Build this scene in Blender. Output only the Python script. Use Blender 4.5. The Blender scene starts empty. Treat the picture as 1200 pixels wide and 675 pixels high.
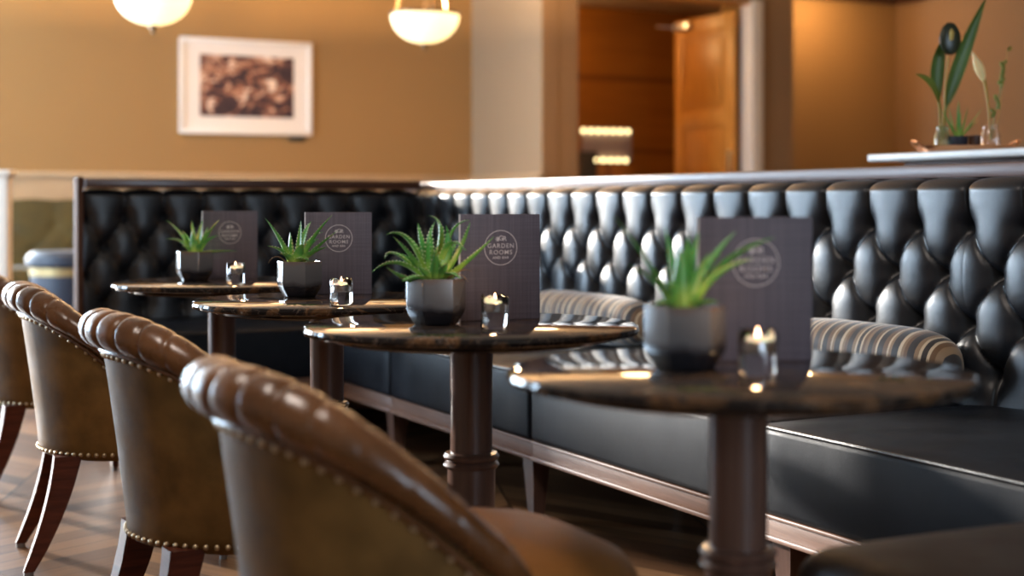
import bpy, bmesh, math, random
from mathutils import Vector, Matrix
PI = math.pi
R = math.radians
C = bpy.context.scene.collection
YAW = R(-26.75)                      # the camera looks this far off the line of tables
CAMZ = 0.97
FPX = 1715.0
cY, sY = math.cos(R(26.75)), math.sin(R(26.75))

def at(u, t):
    """floor position of something seen in column u of the photograph at distance t"""
    x = (u - 600) / FPX * t
    return (x * cY + t * sY, -x * sY + t * cY)

# ------------------------------------------------------------------ materials
def new_mat(name):
    m = bpy.data.materials.new(name); m.use_nodes = True
    nt = m.node_tree
    return m, nt, nt.nodes['Principled BSDF']

def setp(b, **k):
    names = dict(col='Base Color', rough='Roughness', metal='Metallic', spec='Specular IOR Level', coat='Coat Weight',
                 coat_rough='Coat Roughness', trans='Transmission Weight', ior='IOR', emit='Emission Color',
                 emit_s='Emission Strength', sheen='Sheen Weight', alpha='Alpha', sss='Subsurface Weight')
    for a, v in k.items():
        if isinstance(v, tuple) and len(v) == 3: v = (*v, 1)
        b.inputs[names[a]].default_value = v

def N(nt, t, **k):
    n = nt.nodes.new(t)
    for a, v in k.items():
        if a.startswith('i_'):
            key = a[2:]
            n.inputs[int(key) if key.isdigit() else key.replace('_', ' ')].default_value = v
        else: setattr(n, a, v)
    return n

def ramp(nt, fac, stops, interp='LINEAR'):
    r = nt.nodes.new('ShaderNodeValToRGB'); r.color_ramp.interpolation = interp
    el = r.color_ramp.elements
    while len(el) < len(stops): el.new(0.5)
    for e, (p, c) in zip(el, stops): e.position = p; e.color = (*c, 1) if len(c) == 3 else c
    nt.links.new(fac, r.inputs[0]); return r.outputs[0]

def coords(nt, scale=(1, 1, 1), rot=(0, 0, 0)):
    tc = nt.nodes.new('ShaderNodeTexCoord'); mp = nt.nodes.new('ShaderNodeMapping')
    mp.inputs['Scale'].default_value = scale; mp.inputs['Rotation'].default_value = rot
    nt.links.new(tc.outputs['Object'], mp.inputs[0]); return mp.outputs[0]

def bump(nt, b, height, strength, dist=0.001):
    bp = nt.nodes.new('ShaderNodeBump'); bp.inputs['Strength'].default_value = strength
    bp.inputs['Distance'].default_value = dist
    nt.links.new(height, bp.inputs['Height']); nt.links.new(bp.outputs[0], b.inputs['Normal'])

def simple(name, col, rough=0.5, metal=0.0, var=0.0, scale=8.0, bump_s=0.0, bump_scale=200.0, **k):
    m, nt, b = new_mat(name); setp(b, col=col, rough=rough, metal=metal, **k)
    v = coords(nt)
    if var:
        n = N(nt, 'ShaderNodeTexNoise', i_Scale=scale, i_Detail=4.0); nt.links.new(v, n.inputs['Vector'])
        lo = tuple(c * (1 - var) for c in col); hi = tuple(min(1, c * (1 + var)) for c in col)
        nt.links.new(ramp(nt, n.outputs['Fac'], [(0.3, lo), (0.7, hi)]), b.inputs['Base Color'])
    if bump_s:
        n2 = N(nt, 'ShaderNodeTexNoise', i_Scale=bump_scale, i_Detail=3.0); nt.links.new(v, n2.inputs['Vector'])
        bump(nt, b, n2.outputs['Fac'], bump_s)
    return m

def leather(name, col, rough=0.35, var=0.25, grain=420.0, wr=0.35, coat=0.0, scale=9.0, spec=0.5):
    m, nt, b = new_mat(name); setp(b, col=col, rough=rough, coat=coat, coat_rough=0.25, spec=spec)
    v = coords(nt)
    n = N(nt, 'ShaderNodeTexNoise', i_Scale=scale, i_Detail=5.0); nt.links.new(v, n.inputs['Vector'])
    lo = tuple(c * (1 - var) for c in col); hi = tuple(min(1, c * (1 + var)) for c in col)
    nt.links.new(ramp(nt, n.outputs['Fac'], [(0.3, lo), (0.7, hi)]), b.inputs['Base Color'])
    nt.links.new(ramp(nt, n.outputs['Fac'], [(0.3, (rough * .85,) * 3), (0.7, (rough * 1.15,) * 3)]), b.inputs['Roughness'])
    vo = N(nt, 'ShaderNodeTexVoronoi', i_Scale=grain, feature='DISTANCE_TO_EDGE'); nt.links.new(v, vo.inputs['Vector'])
    w = N(nt, 'ShaderNodeTexNoise', i_Scale=24.0, i_Detail=6.0, i_Roughness=0.6); nt.links.new(v, w.inputs['Vector'])
    mx = N(nt, 'ShaderNodeMath', operation='ADD')
    s1 = N(nt, 'ShaderNodeMath', operation='MULTIPLY'); s1.inputs[1].default_value = 0.5
    nt.links.new(vo.outputs['Distance'], s1.inputs[0]); nt.links.new(s1.outputs[0], mx.inputs[0]); nt.links.new(w.outputs['Fac'], mx.inputs[1])
    bump(nt, b, mx.outputs[0], wr, 0.002)
    return m

def wood(name, c1, c2, rough=0.3, scale=(2, 2, 14), coat=0.0, bump_s=0.05, spec=0.5):
    m, nt, b = new_mat(name); setp(b, rough=rough, coat=coat, coat_rough=0.15, spec=spec)
    v = coords(nt, scale)
    n = N(nt, 'ShaderNodeTexNoise', i_Scale=3.0, i_Detail=6.0, i_Distortion=1.2); nt.links.new(v, n.inputs['Vector'])
    nt.links.new(ramp(nt, n.outputs['Fac'], [(0.3, c1), (0.7, c2)]), b.inputs['Base Color'])
    bump(nt, b, n.outputs['Fac'], bump_s)
    return m

M = {}
M['black_leather'] = leather('black_leather', (0.008, 0.0095, 0.013), 0.34, wr=0.3, spec=0.62)
M['seat_leather'] = leather('black_seat_leather', (0.008, 0.0095, 0.013), 0.42, wr=0.3, spec=0.09)
M['tan_roll'] = leather('tan_roll_leather', (0.13, 0.050, 0.016), 0.28, 0.4, wr=0.2, coat=0.2)
M['tan_shell'] = leather('tan_shell_leather', (0.165, 0.085, 0.024), 0.55, 0.3, wr=0.5, scale=14, spec=0.2)
M['tan_seat'] = leather('tan_seat_leather', (0.20, 0.075, 0.017), 0.48, 0.3, wr=0.4, spec=0.25)
M['dark_ottoman'] = leather('dark_brown_leather', (0.016, 0.009, 0.009), 0.5, 0.3, wr=0.3)
M['olive'] = simple('olive_velvet', (0.070, 0.050, 0.006), 0.7, var=0.2, sheen=0.3)
M['mahogany'] = wood('mahogany', (0.06, 0.015, 0.008), (0.12, 0.030, 0.014), 0.38, (2, 2, 20), spec=.25)
M['column_wood'] = wood('dark_column_wood', (0.085, 0.042, 0.030), (0.13, 0.065, 0.045), 0.28, (14, 14, 1), coat=0.3)
M['plinth_wood'] = wood('plinth_wood', (0.13, 0.065, 0.042), (0.21, 0.115, 0.078), 0.45, (20, 1.2, 20), coat=0.0, spec=.3)
M['rail_wood'] = wood('rail_wood', (0.13, 0.075, 0.062), (0.18, 0.11, 0.095), 0.42, (20, 1.2, 20), coat=0.1)
M['dark_rail'] = wood('dark_rail_wood', (0.05, 0.018, 0.010), (0.08, 0.03, 0.016), 0.3, (1.2, 20, 20), coat=0.2)
M['panel_wood'] = wood('end_panel_wood', (0.08, 0.04, 0.025), (0.12, 0.06, 0.04), 0.75, (8, 8, 1.5), spec=.12)
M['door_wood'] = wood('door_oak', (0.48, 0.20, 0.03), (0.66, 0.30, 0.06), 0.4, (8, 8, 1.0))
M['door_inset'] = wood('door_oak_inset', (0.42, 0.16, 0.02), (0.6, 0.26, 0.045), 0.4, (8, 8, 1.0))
M['brass'] = simple('antique_brass', (0.62, 0.49, 0.32), 0.42, 1.0)
M['band_brass'] = simple('dull_brass', (0.30, 0.22, 0.10), 0.5, 0.6)
M['steel'] = simple('brushed_steel', (0.6, 0.6, 0.6), 0.3, 1.0)
M['tin'] = simple('tealight_tin', (0.8, 0.8, 0.82), 0.25, 1.0)
M['bronze'] = simple('bronze_fitting', (0.18, 0.12, 0.07), 0.35, 1.0)
M['copper'] = simple('copper_tray', (0.75, 0.38, 0.2), 0.25, 1.0)
M['black_lacquer'] = simple('black_lacquer', (0.006, 0.006, 0.007), 0.2, coat=0.5)
M['cream'] = simple('cream_paint', (0.46, 0.33, 0.20), 0.5, var=0.04)
M['white_paint'] = simple('white_paint', (0.72, 0.66, 0.58), 0.45)
M['white_stone'] = simple('white_stone', (0.62, 0.62, 0.6), 0.35, var=0.08)
M['mat_board'] = simple('mat_board', (0.86, 0.80, 0.74), 0.8)
M['white_frame'] = simple('white_frame', (0.85, 0.82, 0.78), 0.4)
M['navy'] = simple('navy_leather', (0.011, 0.018, 0.036), 0.55, var=0.2)
M['soil'] = simple('dry_soil', (0.30, 0.14, 0.07), 0.9, var=0.5, scale=120, bump_s=0.8, bump_scale=150)
M['wax'] = simple('candle_wax', (0.85, 0.72, 0.62), 0.4, sss=0.4)
M['wick'] = simple('wick', (0.02, 0.015, 0.01), 0.9)
M['flame'] = simple('flame', (1, 0.6, 0.3), 0.5, emit=(1.0, 0.55, 0.33), emit_s=12.0)
M['ceiling'] = simple('ceiling_paint', (0.62, 0.52, 0.40), 0.8)
M['button'] = simple('button_leather', (0.008, 0.008, 0.010), 0.35)
M['dark_cup'] = simple('brown_cup', (0.06, 0.025, 0.015), 0.4)
M['rubber'] = simple('foot_pad', (0.25, 0.25, 0.26), 0.35, 0.6)
M['anthurium'] = simple('dark_spathe', (0.02, 0.028, 0.012), 0.3, var=0.3)
M['calla'] = simple('calla_petal', (0.95, 0.80, 0.42), 0.5, sss=0.2)
M['spadix'] = simple('yellow_spadix', (0.55, 0.40, 0.10), 0.6)
M['stem'] = simple('green_stem', (0.16, 0.22, 0.03), 0.5, var=0.2)
M['blade'] = simple('blade_leaf', (0.07, 0.15, 0.018), 0.4, var=0.3)
M['ochre_stem'] = simple('ochre_stem', (0.42, 0.27, 0.05), 0.5)
M['caption'] = simple('caption_plate', (0.03, 0.025, 0.02), 0.5)
M['lilac'] = simple('lilac_panel', (0.34, 0.26, 0.27), 0.5)
M['bulb'] = simple('warm_bulb', (1, 0.85, 0.5), 0.5, emit=(1.0, 0.80, 0.38), emit_s=2.6)
M['bowl'] = simple('alabaster_glass', (0.9, 0.82, 0.62), 0.4, emit=(1.0, 0.74, 0.34), emit_s=1.5)
M['print_white'] = simple('logo_print', (0.55, 0.49, 0.50), 0.6)
M['page_edge'] = simple('page_edge', (0.55, 0.5, 0.5), 0.7)
M['dry_leaf'] = simple('dry_leaf', (0.24, 0.15, 0.08), 0.8, var=0.3, scale=60)

def wall_mat(name, col, rough=0.75):
    m, nt, b = new_mat(name); setp(b, col=col, rough=rough, spec=0.3)
    v = coords(nt, (1, 1, 1))
    n = N(nt, 'ShaderNodeTexNoise', i_Scale=90.0, i_Detail=3.0); nt.links.new(v, n.inputs['Vector'])
    lo = tuple(c * .95 for c in col); hi = tuple(min(1, c * 1.05) for c in col)
    nt.links.new(ramp(nt, n.outputs['Fac'], [(0.35, lo), (0.65, hi)]), b.inputs['Base Color'])
    return m
M['wall_tan'] = wall_mat('tan_wallpaper', (0.32, 0.19, 0.075))
M['wall_brown'] = wall_mat('brown_wall', (0.27, 0.165, 0.085))
M['wall_pale'] = wall_mat('pale_wall', (0.34, 0.26, 0.17))
M['wall_grey'] = wall_mat('plain_wall', (0.40, 0.36, 0.31))

def glass(name, col=(1, 1, 1), rough=0.0, ior=1.45):
    m, nt, b = new_mat(name); setp(b, col=col, rough=rough, trans=1.0, ior=ior); return m
M['glass'] = glass('clear_glass'); M['green_glass'] = glass('green_glass', (0.75, 0.9, 0.8))

def pot_mat():
    m, nt, b = new_mat('smoky_glaze'); setp(b, rough=0.2, coat=0.6, coat_rough=0.06, spec=0.5)
    tc = nt.nodes.new('ShaderNodeTexCoord'); sp = nt.nodes.new('ShaderNodeSeparateXYZ')
    nt.links.new(tc.outputs['Object'], sp.inputs[0])
    n = N(nt, 'ShaderNodeTexNoise', i_Scale=26.0, i_Detail=5.0); nt.links.new(tc.outputs['Object'], n.inputs['Vector'])
    ad = N(nt, 'ShaderNodeMath', operation='MULTIPLY_ADD'); ad.inputs[1].default_value = 0.03
    nt.links.new(n.outputs['Fac'], ad.inputs[0]); nt.links.new(sp.outputs['Z'], ad.inputs[2])
    mr = N(nt, 'ShaderNodeMapRange'); mr.inputs['From Max'].default_value = 0.12; nt.links.new(ad.outputs[0], mr.inputs['Value'])
    nt.links.new(ramp(nt, mr.outputs[0], [(0.0, (0.010, 0.010, 0.013)), (0.34, (0.014, 0.014, 0.018)), (0.46, (0.075, 0.078, 0.088)),
                 (0.8, (0.10, 0.10, 0.105)), (0.93, (0.13, 0.07, 0.045)), (1.0, (0.35, 0.2, 0.12))]), b.inputs['Base Color'])
    return m
M['pot'] = pot_mat()

def marble():
    m, nt, b = new_mat('black_gold_marble'); setp(b, rough=0.07, spec=0.2)
    v = coords(nt)
    n1 = N(nt, 'ShaderNodeTexNoise', i_Scale=7.0, i_Detail=8.0, i_Distortion=1.8); nt.links.new(v, n1.inputs['Vector'])
    n2 = N(nt, 'ShaderNodeTexNoise', i_Scale=16.0, i_Detail=9.0, i_Distortion=2.5); nt.links.new(v, n2.inputs['Vector'])
    a = ramp(nt, n1.outputs['Fac'], [(0.0, (0.010, 0.008, 0.008)), (0.52, (0.014, 0.011, 0.010)), (0.60, (0.11, 0.055, 0.024)), (0.66, (0.025, 0.016, 0.012)), (0.72, (0.30, 0.22, 0.14)), (0.8, (0.02, 0.015, 0.012))])
    c = ramp(nt, n2.outputs['Fac'], [(0.0, (0, 0, 0)), (0.485, (0, 0, 0)), (0.5, (0.14, 0.10, 0.075)), (0.515, (0, 0, 0))])
    mx = N(nt, 'ShaderNodeMix', data_type='RGBA', blend_type='ADD'); mx.inputs[0].default_value = 0.7
    nt.links.new(a, mx.inputs[6]); nt.links.new(c, mx.inputs[7]); nt.links.new(mx.outputs[2], b.inputs['Base Color'])
    return m
M['marble'] = marble()

def menu_mat():
    m, nt, b = new_mat('aubergine_bookcloth'); setp(b, rough=0.55, spec=0.35)
    v = coords(nt, (6, 6, 600)); n = N(nt, 'ShaderNodeTexNoise', i_Scale=1.0, i_Detail=2.0); nt.links.new(v, n.inputs['Vector'])
    v2 = coords(nt, (300, 300, 6)); n2 = N(nt, 'ShaderNodeTexNoise', i_Scale=1.0, i_Detail=2.0); nt.links.new(v2, n2.inputs['Vector'])
    ad = N(nt, 'ShaderNodeMath', operation='ADD'); nt.links.new(n.outputs['Fac'], ad.inputs[0]); nt.links.new(n2.outputs['Fac'], ad.inputs[1])
    mr = N(nt, 'ShaderNodeMath', operation='MULTIPLY'); mr.inputs[1].default_value = 0.5; nt.links.new(ad.outputs[0], mr.inputs[0])
    nt.links.new(ramp(nt, mr.outputs[0], [(0.35, (0.072, 0.060, 0.076)), (0.65, (0.118, 0.098, 0.122))]), b.inputs['Base Color'])
    bump(nt, b, ad.outputs[0], 0.25); return m
M['menu'] = menu_mat()

def cushion_mat():
    m, nt, b = new_mat('striped_velvet'); setp(b, rough=0.6, sheen=0.4)
    v = coords(nt); sp = nt.nodes.new('ShaderNodeSeparateXYZ')
    nz = N(nt, 'ShaderNodeTexNoise', i_Scale=14.0, i_Detail=3.0); nt.links.new(v, nz.inputs['Vector']); nt.links.new(v, sp.inputs[0])
    wob = N(nt, 'ShaderNodeMath', operation='MULTIPLY_ADD'); wob.inputs[1].default_value = 0.008
    nt.links.new(nz.outputs['Fac'], wob.inputs[0]); nt.links.new(sp.outputs['Y'], wob.inputs[2])
    sc = N(nt, 'ShaderNodeMath', operation='MULTIPLY'); sc.inputs[1].default_value = 4.6; nt.links.new(wob.outputs[0], sc.inputs[0])
    fr = N(nt, 'ShaderNodeMath', operation='FRACT'); nt.links.new(sc.outputs[0], fr.inputs[0])
    D, T, L, B = (0.018, 0.010, 0.008), (0.27, 0.16, 0.08), (0.60, 0.46, 0.30), (0.15, 0.07, 0.025)
    st = [(0, D), (.10, T), (.14, L), (.17, B), (.24, D), (.33, L), (.36, B), (.42, D), (.50, T), (.55, B), (.60, L), (.63, D), (.69, L), (.72, T), (.77, D), (.86, B), (.91, T), (.95, L)]
    nt.links.new(ramp(nt, fr.outputs[0], st, 'CONSTANT'), b.inputs['Base Color'])
    n3 = N(nt, 'ShaderNodeTexNoise', i_Scale=500.0); nt.links.new(v, n3.inputs['Vector']); bump(nt, b, n3.outputs['Fac'], 0.3)
    return m
M['cushion'] = cushion_mat()

def floor_mat():
    m, nt, b = new_mat('chevron_oak'); setp(b, rough=0.42, spec=0.12)
    v = coords(nt, (1, 1, 1), (0, 0, R(20))); sp = nt.nodes.new('ShaderNodeSeparateXYZ'); nt.links.new(v, sp.inputs[0])
    def mth(op, a, c=None, d=None):
        n = N(nt, 'ShaderNodeMath', operation=op)
        for i, x in enumerate((a, c, d)):
            if x is None: continue
            if isinstance(x, (int, float)): n.inputs[i].default_value = x
            else: nt.links.new(x, n.inputs[i])
        return n.outputs[0]
    W, P = 0.55, 0.12
    xs = mth('DIVIDE', sp.outputs['X'], W); col = mth('FLOOR', xs); fx = mth('FRACT', xs)
    par = mth('MODULO', mth('ABSOLUTE', col), 2.0)
    sgn = mth('SUBTRACT', mth('MULTIPLY', par, 2.0), 1.0)
    sh = mth('MULTIPLY', mth('MULTIPLY', mth('SUBTRACT', fx, 0.5), W), sgn)
    yy = mth('DIVIDE', mth('ADD', sp.outputs['Y'], sh), P)
    row = mth('FLOOR', yy); fy = mth('FRACT', yy)
    cb = nt.nodes.new('ShaderNodeCombineXYZ'); nt.links.new(col, cb.inputs[0]); nt.links.new(row, cb.inputs[1])
    wn = nt.nodes.new('ShaderNodeTexWhiteNoise'); nt.links.new(cb.outputs[0], wn.inputs['Vector'])
    cg = nt.nodes.new('ShaderNodeCombineXYZ'); nt.links.new(mth('MULTIPLY', fx, 2.0), cg.inputs[0]); nt.links.new(mth('MULTIPLY', yy, 3.0), cg.inputs[1]); nt.links.new(mth('MULTIPLY', wn.outputs['Value'], 30.0), cg.inputs[2])
    gr = N(nt, 'ShaderNodeTexNoise', i_Scale=2.5, i_Detail=6.0, i_Distortion=0.6); nt.links.new(cg.outputs[0], gr.inputs['Vector'])
    tone = mth('ADD', mth('MULTIPLY', wn.outputs['Value'], 0.6), mth('MULTIPLY', gr.outputs['Fac'], 0.5))
    colr = ramp(nt, tone, [(0.15, (0.045, 0.020, 0.010)), (0.5, (0.12, 0.058, 0.027)), (0.95, (0.27, 0.145, 0.068))])
    e1 = mth('LESS_THAN', mth('MINIMUM', fy, mth('SUBTRACT', 1.0, fy)), 0.02)
    e2 = mth('LESS_THAN', mth('MINIMUM', fx, mth('SUBTRACT', 1.0, fx)), 0.006)
    e = mth('MAXIMUM', e1, e2)
    mx = N(nt, 'ShaderNodeMix', data_type='RGBA'); nt.links.new(e, mx.inputs[0]); nt.links.new(colr, mx.inputs[6]); mx.inputs[7].default_value = (0.02, 0.01, 0.006, 1)
    nt.links.new(mx.outputs[2], b.inputs['Base Color'])
    bump(nt, b, gr.outputs['Fac'], 0.15); return m
M['floor'] = floor_mat()

def hall_mat():
    m, nt, b = new_mat('hall_panelling'); setp(b, rough=0.4)
    v = coords(nt)
    br = N(nt, 'ShaderNodeTexBrick', offset=0.0, squash=1.0, i_Scale=1.0)
    sw = nt.nodes.new('ShaderNodeSeparateXYZ'); cb = nt.nodes.new('ShaderNodeCombineXYZ'); nt.links.new(v, sw.inputs[0])
    a1 = N(nt, 'ShaderNodeMath', operation='ADD'); a1.inputs[1].default_value = 0.0; nt.links.new(sw.outputs['Z'], a1.inputs[0])
    nt.links.new(sw.outputs['X'], cb.inputs[0]); nt.links.new(a1.outputs[0], cb.inputs[1]); nt.links.new(cb.outputs[0], br.inputs['Vector'])
    br.inputs['Brick Width'].default_value = 1.5; br.inputs['Row Height'].default_value = 0.78; br.inputs['Mortar Size'].default_value = 0.03
    br.inputs['Color1'].default_value = (0.40, 0.145, 0.018, 1); br.inputs['Color2'].default_value = (0.36, 0.12, 0.014, 1); br.inputs['Mortar'].default_value = (0.22, 0.07, 0.01, 1)
    v2 = coords(nt, (0.6, 1, 9)); n = N(nt, 'ShaderNodeTexNoise', i_Scale=2.0, i_Detail=5.0); nt.links.new(v2, n.inputs['Vector'])
    mx = N(nt, 'ShaderNodeMix', data_type='RGBA', blend_type='MULTIPLY'); mx.inputs[0].default_value = 0.6
    nt.links.new(br.outputs['Color'], mx.inputs[6]); nt.links.new(ramp(nt, n.outputs['Fac'], [(0.3, (0.65, 0.6, 0.55)), (0.7, (1, 1, 1))]), mx.inputs[7])
    nt.links.new(mx.outputs[2], b.inputs['Base Color']); return m
M['hall'] = hall_mat()

def art_mat():
    m, nt, b = new_mat('sepia_print'); setp(b, rough=0.6)
    v = coords(nt, (5, 5, 8))
    n = N(nt, 'ShaderNodeTexNoise', i_Scale=1.3, i_Detail=4.0, i_Roughness=0.6, i_Distortion=0.8); nt.links.new(v, n.inputs['Vector'])
    nt.links.new(ramp(nt, n.outputs['Fac'], [(0.30, (0.02, 0.01, 0.02)), (0.46, (0.05, 0.022, 0.03)), (0.52, (0.26, 0.10, 0.06)), (0.57, (0.5, 0.26, 0.16)), (0.63, (0.8, 0.66, 0.55))]), b.inputs['Base Color'])
    return m
M['art'] = art_mat()

def leaf_mat(name, c1, c2):
    m, nt, b = new_mat(name); setp(b, rough=0.34, spec=0.5, sss=0.06)
    at_ = N(nt, 'ShaderNodeAttribute', attribute_name='tint'); v = coords(nt)
    n = N(nt, 'ShaderNodeTexNoise', i_Scale=45.0, i_Detail=3.0); nt.links.new(v, n.inputs['Vector'])
    ad = N(nt, 'ShaderNodeMath', operation='MULTIPLY_ADD'); ad.inputs[1].default_value = 0.35
    nt.links.new(n.outputs['Fac'], ad.inputs[0]); nt.links.new(at_.outputs['Fac'], ad.inputs[2])
    nt.links.new(ramp(nt, ad.outputs[0], [(0.15, c1), (0.9, c2)]), b.inputs['Base Color'])
    return m
M['aloe'] = leaf_mat('aloe_green', (0.50, 0.68, 0.10), (0.075, 0.30, 0.06))
M['aloe_tooth'] = simple('aloe_teeth', (0.85, 0.88, 0.62), 0.5)

# ------------------------------------------------------------------ mesh helpers
def obj(name, bm, mat, parent=None, loc=None, rot=None, smooth=True, angle=35):
    me = bpy.data.meshes.new(name); bm.normal_update(); bm.to_mesh(me); bm.free()
    mats = mat if isinstance(mat, (list, tuple)) else [mat]
    for x in mats: me.materials.append(M[x] if isinstance(x, str) else x)
    if smooth:
        me.shade_smooth()
        if angle < 180: me.set_sharp_from_angle(angle=R(angle))
    o = bpy.data.objects.new(name, me); C.objects.link(o)
    if parent: o.parent = parent
    if loc is not None: o.location = loc
    if rot is not None: o.rotation_euler = rot
    return o

def thing(name, label, cat, loc=(0, 0, 0), rotz=0, group=None):
    o = bpy.data.objects.new(name, None); C.objects.link(o); o.empty_display_size = 0.1
    o.location = loc; o.rotation_euler = (0, 0, rotz)
    o['label'] = label; o['category'] = cat
    if group: o['group'] = group
    return o

def tag(o, label, cat, group=None):
    o['label'] = label; o['category'] = cat
    if group: o['group'] = group
    return o

def struct(name, bm, mat, parent=None, **k):
    o = obj(name, bm, mat, parent, **k)
    if not parent: o['kind'] = 'structure'
    return o

def dup(root, loc, rotz, label, group=None):
    r = root.copy(); C.objects.link(r); r.location = loc; r.rotation_euler = (0, 0, rotz); r['label'] = label
    if group: r['group'] = group
    for ch in list(root.children):
        c = ch.copy(); C.objects.link(c); c.parent = r
        for g in list(ch.children):
            d = g.copy(); C.objects.link(d); d.parent = c
    return r

def box(lo, hi, bev=0.0, bm=None, seg=2, mat=None):
    b = bmesh.new()
    bmesh.ops.create_cube(b, size=1)
    for v in b.verts:
        v.co = Vector([(lo[i] + hi[i]) / 2 + v.co[i] * (hi[i] - lo[i]) for i in range(3)])
    if bev: bmesh.ops.bevel(b, geom=b.edges[:], offset=bev, segments=seg, affect='EDGES', profile=0.5)
    if bm is None: return b
    merge(bm, b); return bm

def merge(bm, b, mtx=None):
    me = bpy.data.meshes.new('t'); b.to_mesh(me); b.free()
    if mtx is not None: me.transform(mtx)
    bm.from_mesh(me); bpy.data.meshes.remove(me)

def grid(fn, nu, nv, cu=False, cv=False, cap0=False, cap1=False, bm=None):
    """surface fn(i, j) over nu x nv points, optionally closed in either way"""
    bm = bm or bmesh.new()
    vs = [[bm.verts.new(fn(i, j)) for i in range(nu)] for j in range(nv)]
    for j in range(nv if cv else nv - 1):
        for i in range(nu if cu else nu - 1):
            a, b, c, d = vs[j][i], vs[j][(i + 1) % nu], vs[(j + 1) % nv][(i + 1) % nu], vs[(j + 1) % nv][i]
            try: bm.faces.new((a, b, c, d))
            except ValueError: pass
    if cap0: bm.faces.new(list(reversed(vs[0])))
    if cap1: bm.faces.new(vs[-1])
    return bm

def lathe(prof, seg=48, shape=None, bm=None, closed=False):
    """prof: list of (r, z); shape(angle) scales the radius"""
    sh = shape or (lambda a: 1.0)
    def fn(i, j):
        a = 2 * PI * i / seg; r, z = prof[j]; r = max(r, 1e-4) * (sh(a) if r > 1e-3 else 1)
        return (r * math.cos(a), r * math.sin(a), z)
    return grid(fn, seg, len(prof), cu=True, cap0=not closed, cap1=not closed, cv=closed, bm=bm)

def tube(path, radii, seg=12, bm=None, flat=None, caps=True):
    """round (or flattened) tube along a path"""
    P = [Vector(p) for p in path]; n = len(P)
    if not isinstance(radii, (list, tuple)): radii = [radii] * n
    frames = []; up = Vector((0, 0, 1))
    t0 = (P[1] - P[0]).normalized()
    if abs(t0.dot(up)) > 0.95: up = Vector((1, 0, 0))
    nrm = (up - t0 * up.dot(t0)).normalized()
    for i in range(n):
        t = (P[min(i + 1, n - 1)] - P[max(i - 1, 0)]).normalized()
        nrm = (nrm - t * nrm.dot(t)).normalized(); frames.append((nrm.copy(), t.cross(nrm)))
    def fn(i, j):
        a = 2 * PI * i / seg; nn, bb = frames[j]; r = radii[j]; f = flat or 1.0
        return P[j] + nn * (math.cos(a) * r * f) + bb * (math.sin(a) * r)
    return grid(fn, seg, n, cu=True, cap0=caps, cap1=caps, bm=bm)

def sphere(c, r, bm=None, sc=(1, 1, 1), u=16, v=10):
    b = bmesh.new(); bmesh.ops.create_uvsphere(b, u_segments=u, v_segments=v, radius=r)
    for x in b.verts: x.co = Vector((c[0] + x.co.x * sc[0], c[1] + x.co.y * sc[1], c[2] + x.co.z * sc[2]))
    if bm is None: return b
    merge(bm, b); return bm

def bez(p0, p1, p2, n):
    out = []
    for i in range(n + 1):
        t = i / n; out.append(Vector(p0) * (1 - t) ** 2 + Vector(p1) * 2 * t * (1 - t) + Vector(p2) * t * t)
    return out

def smoothstep(a, b, x):
    t = min(1, max(0, (x - a) / (b - a))); return t * t * (3 - 2 * t)

# ------------------------------------------------------------------ room shell
WX, RX, WY, DY, BY, HZ = -2.6, 10.33, 12.3, 10.91, -3.5, 3.1
struct('floor', box((WX - .2, BY - .2, -0.1), (RX + .3, 14.0, 0.0)), 'floor')
struct('ceiling', box((WX - .2, BY - .2, HZ), (RX + .3, 14.0, HZ + .1)), 'ceiling')
bm = box((WX - .2, BY - .15, 0), (.4, BY, HZ)); box((2.2, BY - .15, 0), (RX + .3, BY, HZ), bm=bm); box((.4, BY - .15, 0), (2.2, BY, .7), bm=bm); box((.4, BY - .15, 2.7), (2.2, BY, HZ), bm=bm)
struct('wall_back', bm, 'wall_grey')
bm = box((.4, BY - .1, .7), (.46, BY - .05, 2.7)); box((2.14, BY - .1, .7), (2.2, BY - .05, 2.7), bm=bm); box((1.28, BY - .1, .7), (1.32, BY - .05, 2.7), bm=bm)
struct('window_5', bm, 'white_paint')  # unseen window behind the camera, added to brighten the banquette wing
struct('wall_right', box((RX, BY, 0), (RX + .15, 11.85, HZ)), 'wall_brown')
wins = [(-2.35, -0.75), (-0.45, 1.05)]
WZ0, WZ1 = .25, 2.8
bm = bmesh.new(); q = WX
for a, b_ in wins:
    box((q, WY, 0), (a, WY + .15, HZ), bm=bm); box((a, WY, 0), (b_, WY + .15, WZ0), bm=bm); box((a, WY, WZ1), (b_, WY + .15, HZ), bm=bm); q = b_
box((q, WY, 0), (5.78, WY + .15, HZ), bm=bm)
struct('wall_far', bm, 'wall_tan')
for k, (a, b_) in enumerate(wins):
    bm = bmesh.new()
    for lo, hi in (((a, WZ0), (a + .05, WZ1)), ((b_ - .05, WZ0), (b_, WZ1)), ((a, WZ0), (b_, WZ0 + .06)), ((a, WZ1 - .06), (b_, WZ1)), (((a + b_) / 2 - .02, WZ0), ((a + b_) / 2 + .02, WZ1))):
        box((lo[0], WY + .04, lo[1]), (hi[0], WY + .09, hi[1]), bm=bm)
    struct('window_%d' % (k + 1), bm, 'white_paint')
bm = box((5.78, DY, 0), (5.93, WY + .15, HZ)); struct('wall_pier', bm, 'wall_pale')
bm = box((5.93, DY, 0), (6.13, DY + .15, HZ)); box((6.13, DY, 2.84), (7.93, DY + .15, HZ), bm=bm); box((8.05, DY, 0), (8.41, DY + .15, HZ), bm=bm); box((7.93, DY, 2.84), (8.05, DY + .15, HZ), bm=bm)
box((5.785, DY - .01, 0), (5.93, DY, HZ), bm=bm)
struct('wall_doorway', bm, 'wall_brown')
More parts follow.
